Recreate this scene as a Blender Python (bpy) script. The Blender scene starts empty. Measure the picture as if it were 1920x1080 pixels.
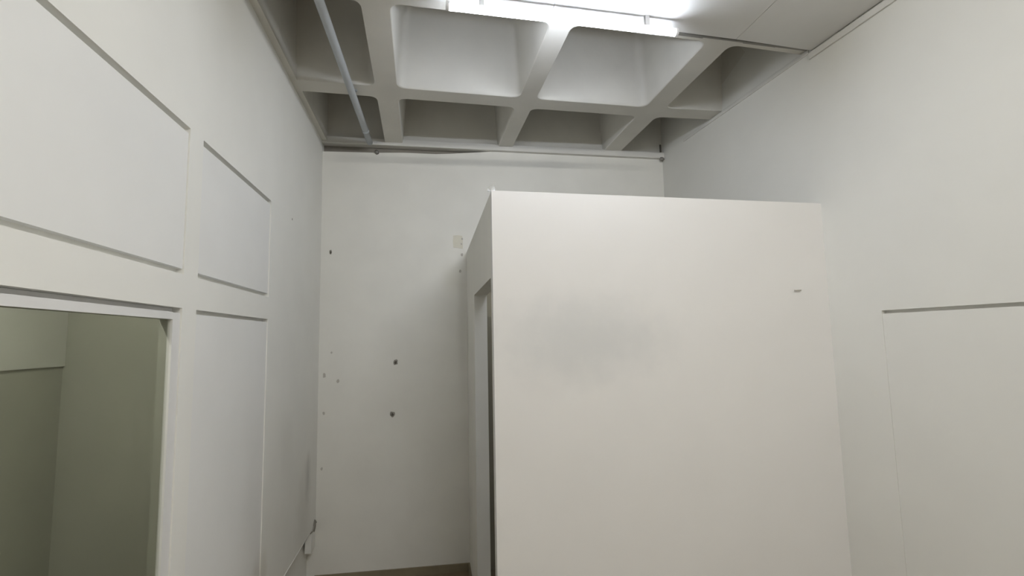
import bpy, bmesh, math, random
from mathutils import Vector, Matrix
random.seed(7)
S = bpy.context.scene
C = S.collection
H = 2.08                       # camera height above the floor

# ------------------------------------------------------------------ camera
cam_d = bpy.data.cameras.new('camera'); cam = bpy.data.objects.new('camera', cam_d); C.objects.link(cam)
F = Vector((0.17106414, 0.98021498, 0.09957737)); R = Vector((0.98525749, -0.1699644, -0.01948811)); U = R.cross(F).normalized()
M3 = Matrix((R, U, -F)).transposed()
cam.matrix_world = Matrix.Translation((0, 0, H)) @ M3.to_4x4()
cam_d.sensor_width = 36; cam_d.lens = 36*931.2/1920; cam_d.clip_start = .02
S.camera = cam
# ------------------------------------------------------------------ world, exposure
w = bpy.data.worlds.new('world'); S.world = w; w.use_nodes = True
w.node_tree.nodes['Background'].inputs[0].default_value = (.55, .6, .65, 1)
w.node_tree.nodes['Background'].inputs[1].default_value = .05
S.view_settings.view_transform = 'Standard'; S.view_settings.look = 'None'
S.view_settings.gamma = 1; S.view_settings.use_curve_mapping = False
S.view_settings.exposure = 0.0
TUBE = 106.0                    # strength of the LED batten in view
TUBE2 = 265.0                   # the matching batten behind the photographer
TUBE_COL = (.82, .88, 1.0, 1)
TUBE_COL2 = (1.0, .985, .95, 1)

# ------------------------------------------------------------------ materials
def nt(name):
    m = bpy.data.materials.new(name); m.use_nodes = True
    t = m.node_tree; return m, t, t.nodes['Principled BSDF']
def paint(name, col, rough=.75, var=.018, bump=.05, scale=3.0, spots=(), warm=None, spec=.3):
    """painted plaster; spots = (centre, radii, strength, colour) dirty marks and other soft patches mixed into the colour"""
    m, t, b = nt(name); N = t.nodes; L = t.links
    tc = N.new('ShaderNodeTexCoord')
    n = N.new('ShaderNodeTexNoise'); n.inputs['Scale'].default_value = scale; n.inputs['Detail'].default_value = 6
    L.new(tc.outputs['Object'], n.inputs['Vector'])
    r = N.new('ShaderNodeValToRGB'); e = r.color_ramp.elements
    w2 = warm or tuple(c*(1-var*2.2) for c in col)
    e[0].position = .25; e[0].color = (*w2, 1); e[1].position = .75; e[1].color = (*col, 1)
    L.new(n.outputs['Fac'], r.inputs['Fac'])
    out = r.outputs['Color']
    for (c, rad, k, sc) in spots:
        mp = N.new('ShaderNodeVectorMath'); mp.operation = 'SUBTRACT'; mp.inputs[1].default_value = c
        L.new(tc.outputs['Object'], mp.inputs[0])
        dv = N.new('ShaderNodeVectorMath'); dv.operation = 'DIVIDE'; dv.inputs[1].default_value = rad
        L.new(mp.outputs[0], dv.inputs[0])
        ln = N.new('ShaderNodeVectorMath'); ln.operation = 'LENGTH'; L.new(dv.outputs[0], ln.inputs[0])
        n2 = N.new('ShaderNodeTexNoise'); n2.inputs['Scale'].default_value = 9; n2.inputs['Detail'].default_value = 4
        L.new(tc.outputs['Object'], n2.inputs['Vector'])
        ad = N.new('ShaderNodeMath'); ad.operation = 'MULTIPLY_ADD'; ad.inputs[1].default_value = .5; ad.inputs[2].default_value = -.25
        L.new(n2.outputs['Fac'], ad.inputs[0])
        sm = N.new('ShaderNodeMath'); sm.operation = 'ADD'; L.new(ln.outputs['Value'], sm.inputs[0]); L.new(ad.outputs[0], sm.inputs[1])
        mr = N.new('ShaderNodeMapRange'); mr.interpolation_type = 'SMOOTHSTEP'
        mr.inputs['From Min'].default_value = 1.0; mr.inputs['From Max'].default_value = .1
        mr.inputs['To Min'].default_value = 0; mr.inputs['To Max'].default_value = k
        L.new(sm.outputs[0], mr.inputs['Value'])
        mx = N.new('ShaderNodeMix'); mx.data_type = 'RGBA'
        L.new(mr.outputs[0], mx.inputs['Factor']); L.new(out, mx.inputs['A']); mx.inputs['B'].default_value = (*sc, 1)
        out = mx.outputs['Result']
    L.new(out, b.inputs['Base Color'])
    b.inputs['Roughness'].default_value = rough; b.inputs['Specular IOR Level'].default_value = spec
    n3 = N.new('ShaderNodeTexNoise'); n3.inputs['Scale'].default_value = 38; n3.inputs['Detail'].default_value = 5
    L.new(tc.outputs['Object'], n3.inputs['Vector'])
    bp = N.new('ShaderNodeBump'); bp.inputs['Strength'].default_value = bump; bp.inputs['Distance'].default_value = .004
    L.new(n3.outputs['Fac'], bp.inputs['Height']); L.new(bp.outputs[0], b.inputs['Normal'])
    return m
def plain(name, col, rough=.6, metal=0):
    m, t, b = nt(name); N = t.nodes; L = t.links
    tc = N.new('ShaderNodeTexCoord'); n = N.new('ShaderNodeTexNoise'); n.inputs['Scale'].default_value = 25
    L.new(tc.outputs['Object'], n.inputs['Vector'])
    r = N.new('ShaderNodeValToRGB'); e = r.color_ramp.elements
    e[0].color = (*[c*.85 for c in col], 1); e[1].color = (*col, 1)
    L.new(n.outputs['Fac'], r.inputs['Fac']); L.new(r.outputs['Color'], b.inputs['Base Color'])
    b.inputs['Roughness'].default_value = rough; b.inputs['Metallic'].default_value = metal
    return m
WH = (.86, .852, .805)
M_left = paint('left_wall_paint', WH, spots=[((-.953, 4.42, .98), (.3, .13, .26), .42, (.36, .36, .33)),
                                             ((-.953, 4.3, .75), (.3, .35, .45), .22, (.45, .43, .37)),
                                             ((-.953, 3.30, .72), (.3, .12, .2), .35, (.52, .48, .38)),
                                             ((-.953, 3.75, 1.35), (.3, .22, .35), .12, (.5, .49, .44))])
M_infill = paint('infill_board_paint', (.84, .838, .815), spots=[((-.97, 3.2, .75), (.3, .12, .16), .3, (.5, .46, .38))])
M_right = paint('right_wall_paint', (.78, .77, .72))
M_back = paint('back_wall_paint', (.85, .835, .775), var=.03, spots=[((.25, 4.7, 2.66), (.16, .3, .22), .3, (.66, .63, .52)),
                                             ((.34, 4.7, 2.3), (.07, .3, .9), .25, (.5, .48, .42))])  # tall narrow spot is corner shade beside the cubicle, mixed into the paint
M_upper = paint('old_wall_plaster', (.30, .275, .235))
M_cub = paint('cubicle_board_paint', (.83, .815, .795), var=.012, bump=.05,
              spots=[((.88, 2.69, 2.06), (.74, .4, .36), .36, (.50, .52, .53))])  # broad soft grey patch mixed into the front's colour
M_cubside = paint('cubicle_side_paint', (.85, .835, .775), var=.02, bump=.05)
M_inner = paint('inner_shade_tone', (.36, .33, .25), var=.05)  # dark tone standing in for shade inside the cubicle
M_conc = paint('painted_concrete', (.72, .70, .64), rough=.8, var=.05, bump=.25)
M_board = paint('ceiling_board_paint', (.76, .755, .73), var=.02, bump=.06)
M_batten = paint('batten_paint', (.74, .725, .68), var=.04)
M_floor = paint('brown_floor', (.27, .205, .13), rough=.45, var=.12, scale=6)
M_skirt = paint('skirting_paint', (.29, .245, .165), rough=.5, var=.08, scale=8)
M_pipe = paint('pipe_paint', (.50, .53, .55), rough=.45, var=.05, scale=7)
M_white = plain('lamp_body_white', (.78, .79, .8), .4)
M_dark = plain('dark_hole', (.10, .09, .075), .9)
M_mid = plain('chipped_plaster', (.33, .31, .27), .9)
M_faint = plain('filled_chip', (.56, .53, .48), .9)
M_steel = plain('dull_steel', (.25, .24, .22), .45, .7)
M_patch = paint('filler_patch', (.76, .73, .62), var=.05, scale=14)
M_stile = paint('door_frame_paint', (.79, .785, .77), rough=.5, var=.02, bump=.05)
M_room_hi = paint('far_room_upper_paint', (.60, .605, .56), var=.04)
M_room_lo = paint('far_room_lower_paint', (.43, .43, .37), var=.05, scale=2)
M_tape, t, b = nt('clear_tape')
b.inputs['Base Color'].default_value = (.62, .62, .6, 1); b.inputs['Roughness'].default_value = .35; b.inputs['Alpha'].default_value = .75
def emit(name, col, k):
    m = bpy.data.materials.new(name); m.use_nodes = True; t = m.node_tree
    t.nodes.remove(t.nodes['Principled BSDF'])
    e = t.nodes.new('ShaderNodeEmission'); e.inputs[0].default_value = col; e.inputs[1].default_value = k
    t.links.new(e.outputs[0], t.nodes['Material Output'].inputs[0]); return m
M_tube = emit('led_diffuser_lit', TUBE_COL, TUBE)
M_tube2 = emit('led_diffuser_lit_rear', TUBE_COL2, TUBE2)
M_fill = emit('far_room_fill_lit', (1, .98, .92, 1), 130.0)  # added fill light for the room behind the pane
# thin pane: mostly clear with a green tint, Fresnel gloss on top
M_glass = bpy.data.materials.new('green_tinted_pane'); M_glass.use_nodes = True; t = M_glass.node_tree
t.nodes.remove(t.nodes['Principled BSDF'])
tr = t.nodes.new('ShaderNodeBsdfTransparent'); tr.inputs[0].default_value = (.82, .83, .80, 1)
gl = t.nodes.new('ShaderNodeBsdfGlossy'); gl.inputs['Roughness'].default_value = .12
fn_ = t.nodes.new('ShaderNodeFresnel'); fn_.inputs['IOR'].default_value = 1.45
ge = t.nodes.new('ShaderNodeNewGeometry'); iv_ = t.nodes.new('ShaderNodeMath'); iv_.operation = 'SUBTRACT'; iv_.inputs[0].default_value = 1.0
t.links.new(ge.outputs['Backfacing'], iv_.inputs[1])
lw = t.nodes.new('ShaderNodeMath'); lw.operation = 'MULTIPLY'; t.links.new(fn_.outputs[0], lw.inputs[0]); t.links.new(iv_.outputs[0], lw.inputs[1])
mx = t.nodes.new('ShaderNodeMixShader'); t.links.new(lw.outputs[0], mx.inputs[0])
t.links.new(tr.outputs[0], mx.inputs[1]); t.links.new(gl.outputs[0], mx.inputs[2]); t.links.new(mx.outputs[0], t.nodes['Material Output'].inputs[0])

# ------------------------------------------------------------------ helpers
def mesh_obj(name, verts, faces, mat, parent=None, smooth=False, fix=True):
    me = bpy.data.meshes.new(name); me.from_pydata([tuple(v) for v in verts], [], faces); me.update()
    if fix:
        bm = bmesh.new(); bm.from_mesh(me); bmesh.ops.remove_doubles(bm, verts=bm.verts, dist=1e-5)
        bmesh.ops.recalc_face_normals(bm, faces=bm.faces); bm.to_mesh(me); bm.free()
    if smooth: me.shade_smooth()
    me.materials.append(mat)
    o = bpy.data.objects.new(name, me); C.objects.link(o)
    if parent: o.parent = parent
    return o
def tag(o, label=None, cat=None, group=None, kind=None):
    if label: o['label'] = label
    if cat: o['category'] = cat
    if group: o['group'] = group
    if kind: o['kind'] = kind
    return o
def struct(o, label, cat): return tag(o, label, cat, kind='structure')
def empty(name, loc=(0, 0, 0)):
    o = bpy.data.objects.new(name, None); o.empty_display_size = .1; C.objects.link(o); o.location = loc; return o
CUBE_F = [(0, 1, 3, 2), (4, 6, 7, 5), (0, 4, 5, 1), (2, 3, 7, 6), (0, 2, 6, 4), (1, 5, 7, 3)]
ident = lambda x, y, z: (x, y, z)
def box(name, a, b, mat, parent=None, fn=ident, bevel=0.0, loc=None):
    vs = [fn(x, y, z) for x in (a[0], b[0]) for y in (a[1], b[1]) for z in (a[2], b[2])]
    o = mesh_obj(name, vs, CUBE_F, mat, parent)
    if bevel:
        bm = bmesh.new(); bm.from_mesh(o.data)
        bmesh.ops.bevel(bm, geom=bm.edges[:], offset=bevel, segments=2, affect='EDGES', profile=.5)
        bm.to_mesh(o.data); bm.free()
    if parent is not None and parent.location.length > 0:
        for v in o.data.vertices: v.co -= parent.location
    return o
def wall_grid(name, us, vs, holes, depth, fn, mat, parent=None):
    """slab with rectangular openings; fn(u, v, d) -> xyz, d = 0 on the room side"""
    us = sorted(set(us + [h[0] for h in holes] + [h[1] for h in holes])); vs = sorted(set(vs + [h[2] for h in holes] + [h[3] for h in holes]))
    def solid(i, j):
        if i < 0 or j < 0 or i >= len(us)-1 or j >= len(vs)-1: return False
        u = (us[i]+us[i+1])/2; v = (vs[j]+vs[j+1])/2
        return not any(h[0] < u < h[1] and h[2] < v < h[3] for h in holes)
    V = []; Fc = []
    def quad(*p):
        k = len(V); V.extend(p); Fc.append((k, k+1, k+2, k+3))
    for i in range(len(us)-1):
        for j in range(len(vs)-1):
            if not solid(i, j): continue
            a, b, c, d = us[i], us[i+1], vs[j], vs[j+1]
            quad(fn(a, c, 0), fn(b, c, 0), fn(b, d, 0), fn(a, d, 0)); quad(fn(a, c, depth), fn(b, c, depth), fn(b, d, depth), fn(a, d, depth))
            if not solid(i-1, j): quad(fn(a, c, 0), fn(a, d, 0), fn(a, d, depth), fn(a, c, depth))
            if not solid(i+1, j): quad(fn(b, c, 0), fn(b, d, 0), fn(b, d, depth), fn(b, c, depth))
            if not solid(i, j-1): quad(fn(a, c, 0), fn(b, c, 0), fn(b, c, depth), fn(a, c, depth))
            if not solid(i, j+1): quad(fn(a, d, 0), fn(b, d, 0), fn(b, d, depth), fn(a, d, depth))
    return mesh_obj(name, V, Fc, mat, parent)
def tube(name, pts, r, mat, parent=None, seg=14):
    V = []; Fc = []
    for i, p in enumerate(pts):
        p = Vector(p); d = (Vector(pts[min(i+1, len(pts)-1)])-Vector(pts[max(i-1, 0)])).normalized()
        a = d.orthogonal().normalized() if i == 0 else (a - d*a.dot(d)).normalized()
        b = d.cross(a)
        for k in range(seg):
            t = 2*math.pi*k/seg; V.append(p+a*math.cos(t)*r+b*math.sin(t)*r)
    n = len(pts)
    for i in range(n-1):
        for k in range(seg):
            Fc.append((i*seg+k, i*seg+(k+1) % seg, (i+1)*seg+(k+1) % seg, (i+1)*seg+k))
    Fc.append(tuple(range(seg))); Fc.append(tuple((n-1)*seg+k for k in range(seg)))
    o = mesh_obj(name, V, Fc, mat, parent)
    for f in o.data.polygons: f.use_smooth = len(f.vertices) == 4
    return o

# ------------------------------------------------------------------ room measures
XL = -.953; Y0 = -2.3; ZR = H+1.871; ZT = ZR+.60
def xr(y): return 2.639-.0462*y                    # right wall
def yb(x): return 4.753-.0296*(x-XL)               # back wall
ZPt, ZPb, ZLt, ZDt = H+.883, H+.300, H+.1425, H+.096
YA, YB0, YB1, YG = 2.165, 2.288, 3.256, 2.106

# floor
fl = mesh_obj('floor', [(-2.3, Y0, 0), (3.0, Y0, 0), (3.0, 4.9, 0), (-2.3, 4.9, 0), (-2.3, Y0, -.1), (3.0, Y0, -.1), (3.0, 4.9, -.1), (-2.3, 4.9, -.1)],
              [(0, 1, 2, 3), (4, 5, 6, 7), (0, 1, 5, 4), (1, 2, 6, 5), (2, 3, 7, 6), (3, 0, 4, 7)], M_floor)
struct(fl, 'brown floor, a sliver seen at the foot of the back wall', 'floor')

# left wall with recessed panels
lf = lambda u, v, d: (XL-d, u, v)
wl = wall_grid('wall_left', [Y0, 4.83], [0, ZT], [(.2, YA, ZPb-.022, ZPt), (YB0, YB1, ZPb-.022, ZPt), (.2, YA, 0, ZLt), (YB0, YB1, .12, ZLt),
               (3.36, 4.60, 0, .50), (4.60, 4.83, 0, .31)], .052, lf, M_left)
struct(wl, 'left white wall with recessed rectangular panels and a greenish glazed opening', 'wall')
def infill(a, b, c, d, top=.021, bot=.022, rec=.006):
    box('infill_panel', (XL-rec-.03, a, c+bot), (XL-rec, b-.002, d-top), M_infill, wl)
    box('gap_backing', (XL-.05, a, c), (XL-.030, b, d), M_left, wl)   # floor of the shadow gaps above and below the panel
infill(.2, YA, ZPb-.022, ZPt); infill(YB0, YB1, ZPb-.022, ZPt)
infill(YB0, YB1, .12, ZLt, .018, 0)
box('lower_wall_face', (XL-.105, 3.36, 0), (XL-.07, 4.83, .60), M_left, wl)
# broken chip and wire hook at the board's lower corner
def blob(name, c, n, r, mat, parent, squash=.35, seed=0, elong=1.0, up=(0, 0, 1)):
    """an irregular shallow chip lying on a surface with normal n"""
    rnd = random.Random(seed); n = Vector(n).normalized(); up = Vector(up); a = up.cross(n).normalized(); b2 = n.cross(a); c = Vector(c)
    V = [c+n*r*squash]; Fc = []; K = 11; rings = [(.55, .8), (.85, .45), (1.0, 0), (1.0, -.3)]
    js = [1+rnd.uniform(-.22, .22) for _ in range(K)]
    for (q, h) in rings:
        for k in range(K):
            t = 2*math.pi*k/K; V.append(c+(a*math.cos(t)+b2*math.sin(t)*elong)*r*q*js[k]+n*r*squash*h)
    for k in range(K): Fc.append((0, 1+k, 1+(k+1) % K))
    for j in range(len(rings)-1):
        for k in range(K):
            Fc.append((1+j*K+k, 1+j*K+(k+1) % K, 1+(j+1)*K+(k+1) % K, 1+(j+1)*K+k))
    return mesh_obj(name, V, Fc, mat, parent, smooth=True)
blob('plaster_chip', (XL, 3.75, H+.886), (1, 0, 0), .009, M_mid, wl, .2, 3)
blob('plaster_chip', (XL+.002, 4.70, .50), (1, 0, 0), .034, M_mid, wl, .3, 5, 1.3)
tube('wire_hook', [(XL-.01, 4.60, .47), (XL+.012, 4.60, .49), (XL+.014, 4.63, .53), (XL+.012, 4.68, .55), (XL+.012, 4.72, .52), (XL-.01, 4.73, .50)], .005, M_mid, wl, 8)
tube('edge_bead', [(XL+.0005, 3.36, .503), (XL+.0005, 4.66, .497)], .003, M_left, wl, 8)

# glazed opening in the left wall
d1 = empty('door_1', (XL-.02, YG, 0))
struct(d1, 'glazed opening with grey-green pane in a flat white frame, lower left', 'door')
box('frame_top_rail', (XL-.024, .2, ZDt), (XL-.006, YG, ZLt-.018), M_stile, d1)
box('frame_stile', (XL-.024, YG, 0), (XL-.006, YA-.001, ZLt-.020), M_stile, d1)
box('frame_stile', (XL-.06, .2, 0), (XL-.02, .26, ZDt), M_stile, d1)
box('frame_backing', (XL-.060, .2, ZLt-.022), (XL-.035, YA-.001, ZLt-.001), M_stile, d1)
box('glass_pane', (XL-.020, .255, .01), (XL-.014, YG+.003, ZDt+.003), M_glass, d1)
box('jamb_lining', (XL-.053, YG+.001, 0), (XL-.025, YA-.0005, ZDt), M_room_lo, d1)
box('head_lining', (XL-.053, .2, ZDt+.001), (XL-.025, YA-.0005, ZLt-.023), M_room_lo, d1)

# room seen through the pane
XF = -2.13; YE = 3.40
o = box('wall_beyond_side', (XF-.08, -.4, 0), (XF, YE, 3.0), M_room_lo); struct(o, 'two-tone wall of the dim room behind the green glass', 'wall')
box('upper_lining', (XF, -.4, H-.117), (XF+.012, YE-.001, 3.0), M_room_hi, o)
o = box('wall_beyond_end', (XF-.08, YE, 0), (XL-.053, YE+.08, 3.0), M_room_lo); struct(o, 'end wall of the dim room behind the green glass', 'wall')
o = box('wall_beyond_near', (XF-.08, -.48, 0), (XL-.053, -.4, 3.0), M_room_lo); struct(o, 'near wall of the dim room behind the green glass, out of view', 'wall')
o = box('ceiling_beyond', (XF-.08, -.48, 3.0), (XL-.053, YE+.08, 3.08), M_room_hi); struct(o, 'ceiling of the dim room behind the green glass, out of view', 'ceiling')

# right wall with a recessed boarded doorway
rf = lambda u, v, d: (xr(u)+d, u, v)
wr = wall_grid('wall_right', [Y0, 4.80], [0, ZT], [(.95, 2.40, 0, H+.112)], .10, rf, M_right)
struct(wr, 'right white wall with a shallow recessed panel', 'wall')
rfx = lambda x, y, z: (xr(y)+x, y, z)
box('infill_panel', (.003, .95, 0), (.04, 2.3995, H+.094), M_right, wr, rfx)
box('gap_backing', (.028, .95, H+.08), (.045, 2.40, H+.112), M_right, wr, rfx)
#blob('filler_patch', (xr(2.6)+.0005, 2.52, H+.80), (-1, 0, 0), .10, M_right, wr, .012, 8, .6)

# wall behind the photographer
o = box('wall_near', (XL-.1, Y0-.1, 0), (xr(Y0)+.1, Y0, ZT), M_right); struct(o, 'white wall behind the photographer, out of view', 'wall')

# back wall: a lining board whose top edge stops short of the ceiling on the left, old wall behind
x0, x1 = XL-.1, xr(4.66)
prof = [(x0, 0), (x1, 0), (x1, H+1.90), (1.0, H+1.90), (.62, H+1.83), (.24, H+1.797), (.10, H+1.788), (-.2, H+1.792), (-.45, H+1.783), (x0, H+1.778)]
V = [(x, yb(x), z) for x, z in prof]+[(x, yb(x)+.06, z) for x, z in prof]; n = len(prof)
wb = mesh_obj('wall_back', V, [tuple(range(n)), tuple(range(n, 2*n))]+[(i, (i+1) % n, n+(i+1) % n, n+i) for i in range(n)], M_back)
struct(wb, 'white back wall with drill holes, rising above the cubicle', 'wall')
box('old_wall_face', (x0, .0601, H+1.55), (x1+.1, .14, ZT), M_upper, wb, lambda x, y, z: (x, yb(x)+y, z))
fr = (-.03, -1, 0)
def on_back(x, z, dy=0): return (x, yb(x)-dy, H+z)
for (x, z, r, mt, s, el) in ((-.275, -.204, .020, M_mid, 1, 1.35), (-.302, -.671, .020, M_mid, 2, 1.35), (-.903, -.305, .013, M_faint, 3, 1.7),
                         (-.782, -.357, .013, M_faint, 4, 1.4), (-.901, -.640, .010, M_faint, 5, 1.3), (-.911, -1.12, .009, M_faint, 6, 1.6),
                         (-.866, .819, .013, M_mid, 7, 1.9), (-.842, -.102, .009, M_faint, 9, 1.2)):
    h = blob('drill_hole', on_back(x, z, .001), fr, r, mt, wb, .12, s, el)
    if mt is M_mid: blob('hole_core', on_back(x+.001, z-.002, .003), fr, r*.52, M_dark, h, .15, s+20, el)
# filler patch on the back wall beside the cubicle
rnd = random.Random(4); pts = [(.262, .985), (.30, .99), (.345, .984), (.352, .95), (.35, .86), (.31, .866), (.262, .872), (.258, .93)]
V = [on_back(x, z, .004) for x, z in pts]+[on_back(x, z, -.002) for x, z in pts]; n = len(pts)
mesh_obj('filler_patch', V, [tuple(range(n)), tuple(range(n, 2*n))]+[(i, (i+1) % n, n+(i+1) % n, n+i) for i in range(n)], M_patch, wb)
blob('plaster_chip', on_back(.345, .955, .004), fr, .010, M_faint, wb, .15, 31); blob('plaster_chip', on_back(.338, .905, .004), fr, .008, M_faint, wb, .15, 32)
blob('plaster_chip', on_back(.343, .80, .001), fr, .011, M_faint, wb, .2, 33, 1.4); blob('plaster_chip', on_back(.325, .64, .001), fr, .011, M_faint, wb, .2, 34, 1.3)

# skirting boards
o = box('baseboard_back', (XL, -.014, 0), (.387, 0, .068), M_skirt, None, lambda x, y, z: (x, yb(x)+y, z)); struct(o, 'thin brown skirting at the foot of the back wall', 'baseboard')
bx = lambda y: .363+.0116*(y-2.70)
o = box('baseboard_right', (-.012, 3.93, 0), (0, 4.70, .068), M_skirt, None, lambda x, y, z: (bx(y)+x, y, z)); struct(o, 'thin brown skirting along the cubicle side wall', 'baseboard')

# ------------------------------------------------------------------ cubicle
ZC = H+.823
def yf(x): return 2.690+.026*(x-.363)/1.0           # front face, very slightly skewed
cu = empty('wall_cubicle', (0, 0, 0)); struct(cu, 'white boxed-in cubicle filling the right rear corner, lower than the ceiling', 'cubicle')
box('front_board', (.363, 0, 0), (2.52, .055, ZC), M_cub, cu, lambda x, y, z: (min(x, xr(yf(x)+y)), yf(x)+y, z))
sf = lambda u, v, d: (bx(u)+d, u, v)
wall_grid('side_board', [2.746, 4.735], [0, ZC-.001], [(2.775, 3.905, 0, H+.341)], .10, sf, M_cubside, cu)
# dark sheets added as shade on the far inner side, glimpsed through the doorway
box('inner_shade_sheet', (-.03, yf(2.4)+.06, 0), (-.004, 4.60, ZC-.05), M_inner, cu, lambda x, y, z: (xr(y)+x, y, z))
box('inner_shade_sheet', (.50, -.03, 0), (2.38, -.004, ZC-.05), M_inner, cu, lambda x, y, z: (x, yb(x)+y, z))
# screw in the cubicle face
scw = empty('screw', (2.281, yf(2.281), H+.259)); tag(scw, 'small grey screw sticking out near the right edge of the cubicle front', 'screw')
a = tube('shank', [(0, .01, 0), (0, -.015, 0)], .004, M_faint, scw, 8)
a = tube('head', [(-.024, -.013, -.001), (-.008, -.016, 0), (.020, -.014, 0)], .0045, M_faint, scw, 8)

# scrap of tape standing on the cubicle's top corner
V = []; Fc = []
prof = [(-.020, .0), (-.016, .018), (-.004, .032), (.010, .036), (.020, .030), (.024, .012), (.022, .0)]
for k, (x, z) in enumerate(prof):
    V += [(x, .004*math.sin(k*1.7), z), (x+.004, .012+.006*math.sin(k*2.3), z*.9)]
V += [(0, .0, 0), (.004, .014, 0)]
m_ = len(prof)
for k in range(m_-1):
    Fc += [(2*k, 2*k+2, 2*k+3, 2*k+1), (2*k, 2*k+2, 2*m_), (2*k+1, 2*k+3, 2*m_+1)]
tp = mesh_obj('tape_scrap', [(x, y, z) for x, y, z in V], Fc, M_tape); tp.location = (.362, 2.705, ZC)
tag(tp, 'crumpled translucent scrap of tape on the cubicle top corner', 'tape')

# ------------------------------------------------------------------ ceiling: waffle slab
ce = mesh_obj('ceiling', [(XL-.1, Y0, ZT), (2.9, Y0, ZT), (2.9, 4.9, ZT), (XL-.1, 4.9, ZT), (XL-.1, Y0, ZT+.1), (2.9, Y0, ZT+.1), (2.9, 4.9, ZT+.1), (XL-.1, 4.9, ZT+.1)],
              [(0, 1, 2, 3), (4, 5, 6, 7), (0, 1, 5, 4), (1, 2, 6, 5), (2, 3, 7, 6), (3, 0, 4, 7)], M_conc)
struct(ce, 'painted concrete waffle ceiling of deep square coffers with rounded corners', 'ceiling')
# rib centre lines: x as a function of y, y as a function of x
RX = [lambda y: XL-.001, lambda y: -.277-.012*(y-2.8), lambda y: .808-.016*(y-2.8), lambda y: 1.875+.000*(y-2.8), lambda y: xr(y)+.001]
RXh = [(.045, .045), (.078, .078), (.064, .064), (.085, .085), (.0, .0)]
RY = [lambda x: 1.66+.042*x, lambda x: 2.610+.038*x, lambda x: 3.715+.033*x, lambda x: yb(x)-.001]
def ypos(f, x):  # clamp skewed back rows
    return f(x)
RYh = [.075, .072, .082, .0]
def y_of(j, x, s):
    y = RY[j](x)
    if j == 2 and x > 1.6: y -= (x-1.6)*.06
    if j == 1 and x > 1.6: y += min(.03, (x-1.6)*.04)
    return y+s*RYh[j]
def x_of(i, y, s): return RX[i](y)+s*RXh[i][0]
def isect(i, sx, j, sy):
    x, y = 0., 3.
    for _ in range(8): x = x_of(i, y, sx); y = y_of(j, x, sy)
    return Vector((x, y))
def coffer(i, j):
    outer = [isect(i, 0, j, 0), isect(i+1, 0, j, 0), isect(i+1, 0, j+1, 0), isect(i, 0, j+1, 0)]
    hole = [isect(i, 1, j, 1), isect(i+1, -1, j, 1), isect(i+1, -1, j+1, -1), isect(i, 1, j+1, -1)]
    rad = [.075]*4
    if i == 0: rad[0] = rad[3] = .004
    if i == 3: rad[1] = rad[2] = .004
    if j == 2: rad[2] = rad[3] = .004
    loop = []
    for k in range(4):
        p = hole[k]; a = (hole[k-1]-p).normalized(); b = (hole[(k+1) % 4]-p).normalized(); r = rad[k]; nseg = 8 if r > .01 else 1
        for s in range(nseg+1):
            t = s/nseg; q = p+a*r*(1-t)**2+b*r*t**2 if nseg > 1 else p+(a*(1-t)+b*t)*.002
            loop.append(q)
    bm = bmesh.new()
    ov = [bm.verts.new((p.x, p.y, ZR)) for p in outer]; iv = [bm.verts.new((p.x, p.y, ZR)) for p in loop]
    ed = [bm.edges.new((ov[k], ov[(k+1) % 4])) for k in range(4)]+[bm.edges.new((iv[k], iv[(k+1) % len(iv)])) for k in range(len(iv))]
    bmesh.ops.triangle_fill(bm, edges=ed, use_beauty=True)
    cen = sum(loop, Vector((0, 0)))/len(loop)
    # side walls: small soft arris, then a slight taper to the coffer's flat top
    tp_x0 = 0 if i == 0 else 1; rings = []
    for (ins, z) in ((0.006, ZR+.006), (.010, ZR+.03), (.040, ZR+.50), (.085, ZT-.002)):
        rg = []
        for p in loop:
            d = cen-p; dx = math.copysign(min(ins, abs(d.x)), d.x); dy = math.copysign(min(ins, abs(d.y)), d.y)
            if i == 3 and d.x < 0: dx = 0
            if i == 0 and d.x > 0: dx = 0
            if j == 2 and d.y < 0: dy = 0
            # scale the inset so the rounded corners stay round
            hx = abs(d.x)/max(.01, max(abs(cen.x-q.x) for q in loop)); hy = abs(d.y)/max(.01, max(abs(cen.y-q.y) for q in loop))
            rg.append(bm.verts.new((p.x+dx*min(1, hx), p.y+dy*min(1, hy), z)))
        rings.append(rg)
    prev = iv
    for rg in rings:
        for k in range(len(rg)):
            f = bm.faces.new((prev[k], prev[(k+1) % len(rg)], rg[(k+1) % len(rg)], rg[k])); f.smooth = True
        prev = rg
    bm.faces.new(prev)
    bmesh.ops.recalc_face_normals(bm, faces=bm.faces)
    me = bpy.data.meshes.new('coffer'); bm.to_mesh(me); bm.free(); me.materials.append(M_conc)
    try: me.set_sharp_from_angle(angle=math.radians(35))
    except Exception: pass
    o = bpy.data.objects.new('coffer', me); C.objects.link(o); o.parent = ce
for j in (1, 2):
    for i in range(4): coffer(i, j)
coffer(0, 0)
# flat boards lining the ceiling over the near half of the room
ZB = ZR-.028
def yedge(x): return 2.572+.050*x
def board(xa, xb, ya, yb_):
    f = lambda x, y, z: (min(x, xr(min(y, 2.7))-.012), yedge(x) if y > 50 else y, z)
    box('ceiling_board', (xa, ya, ZB), (xb, 99 if yb_ is None else yb_, ZB+.02), M_board, ce, f)
for xa, xb in ((-.36, .7085), (.7115, 1.9285), (1.9315, 2.8)):
    board(xa, xb, 1.302, None); board(xa, xb, Y0, 1.298)
board(XL, -.363, Y0, 1.55)

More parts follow.
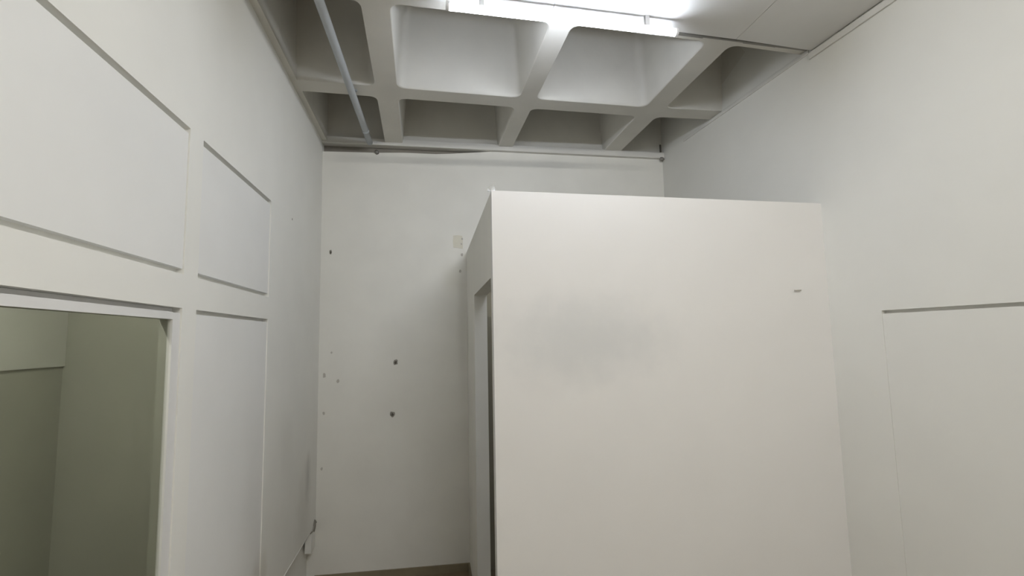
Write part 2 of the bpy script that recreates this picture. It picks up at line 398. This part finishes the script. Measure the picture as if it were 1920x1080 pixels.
# dark strips painted in as shade along the joint between boards and rib
M_seam = plain('seam_shade_grey', (.30, .29, .26), .9)  # tone of the shade painted into the board joint
for xa, xb, wd in ((1.50, 1.73, .020), (1.73, 2.02, .012), (2.02, 2.26, .018), (2.26, 2.50, .015)):
    box('joint_shade', (xa, 0, ZR-.010), (xb, wd, ZR), M_seam, ce, lambda x, y, z: (min(x, xr(2.7)-.002), yedge(x)+y+.038, z))
# trims
rtrim = lambda x, y, z: (xr(y)+x, y, z)
o = box('trim_1', (-.014, Y0, ZR-.078), (0, 2.735, ZR-.038), M_batten, None, rtrim, .003); struct(o, 'narrow white batten where the right wall meets the flat ceiling boards', 'trim')
o = box('trim_2', (-.008, 2.74, ZR-.034), (0, 4.25, ZR-.006), M_batten, None, rtrim, .002); struct(o, 'thin batten along the right wall under the coffers', 'trim')
# batten across the top of the back wall
def bt(x, y, z):
    t = (x-XL)/(2.425-XL)
    return (x, yb(x)+y, H+1.852-.045*t-.028*t*(1-t)+z)
o = box('trim_3', (XL, -.045, 0), (2.424, .05, .062), M_batten, None, bt, .004)
o.data.update(); struct(o, 'white batten running across the top of the back wall below the ribs', 'trim')
blob('bolt_end', (-.457, yb(-.457)-.016, H+1.783), (0, -1, -.3), .022, M_steel, o, .6, 41)
blob('bolt_end', (2.395, yb(2.395)-.05, H+1.795), (-.2, -1, -.3), .024, M_steel, o, .6, 42)
box('dark_slot', (2.372, 4.598, ZR-.004), (2.388, 4.606, ZR+.075), M_dark, o)  # dark sliver standing in for the narrow gap at the batten's end

# pipe under the coffers on the left
pi = empty('ceiling_pipe', (-.567, 2.66, ZR-.03)); tag(pi, 'pale grey pipe running under the coffers near the left wall', 'pipe')
P = lambda y: Vector((-.567+.0273*(y-2.66), y, ZR-.030))-pi.location
tube('pipe_run', [P(1.56), P(2.4), P(3.2), P(4.0), P(4.64)], .0265, M_pipe, pi, 18)
tube('pipe_collar', [P(4.35), P(4.39)], .030, M_pipe, pi, 18)
for yy in (2.64, 3.70):
    q = P(yy); box('saddle_clip', (q.x+pi.location.x-.034, yy-.010, ZR-.008), (q.x+pi.location.x+.034, yy+.010, ZR), M_pipe, pi)

# ------------------------------------------------------------------ LED batten lamps, plus an added fill
def lamp(name, p0, p1, lit, label, zb, half=.020, drop=0):
    p0 = Vector(p0); p1 = Vector(p1); c = (p0+p1)/2; o = empty(name, (c.x, c.y, zb-drop)); tag(o, label, 'lamp')
    ax = (p1-p0).normalized(); sd = Vector((-ax.y, ax.x, 0)); L = (p1-p0).length/2
    def sweep(nm, prof, a, b, mat):
        V = [ax*s+sd*y+Vector((0, 0, z)) for s in (a, b) for y, z in prof]; n = len(prof)
        ob = mesh_obj(nm, V, [tuple(range(n)), tuple(range(n, 2*n))]+[(i, (i+1) % n, n+(i+1) % n, n+i) for i in range(n)], mat, o)
        return ob
    sweep('housing', [(-half*.85, 0), (half*.85, 0), (half*.85, -.012), (-half*.85, -.012)], -L, L, M_white)
    arc = [(half*math.cos(t), -.014-half*1.15*math.sin(t)) for t in [math.pi*k/12 for k in range(13)]]
    sweep('diffuser', arc+[(-half, -.0125), (half, -.0125)], -L+.012, L-.012, lit)
    cap = [(half*1.08*math.cos(t), -.014-half*1.25*math.sin(t)) for t in [math.pi*k/12 for k in range(13)]]+[(-half*1.08, 0), (half*1.08, 0)]
    sweep('end_cap', cap, -L-.004, -L+.012, M_white); sweep('end_cap', cap, L-.012, L+.004, M_white)
    if drop:
        for s in (-L*.72, L*.72): sweep('mounting_clip', [(-.012, -.002), (.012, -.002), (.012, drop), (-.012, drop)], s-.012, s+.012, M_white)
    return o
lamp('led_batten', (.113, 2.498, 0), (1.455, 2.543, 0), M_tube, 'lit white LED batten lamp along the edge of the flat ceiling boards', ZB, drop=.064)
lamp('led_batten', (.35, -.35, 0), (1.74, -.33, 0), M_tube2, 'lit LED batten lamp behind the photographer, out of view', ZB)
lamp('led_batten', (-1.35, 1.3, 0), (-1.35, 2.3, 0), M_fill, 'small added fill lamp brightening the dim room behind the green glass, out of view', 3.0)  # unseen lamp added to brighten the room behind the pane
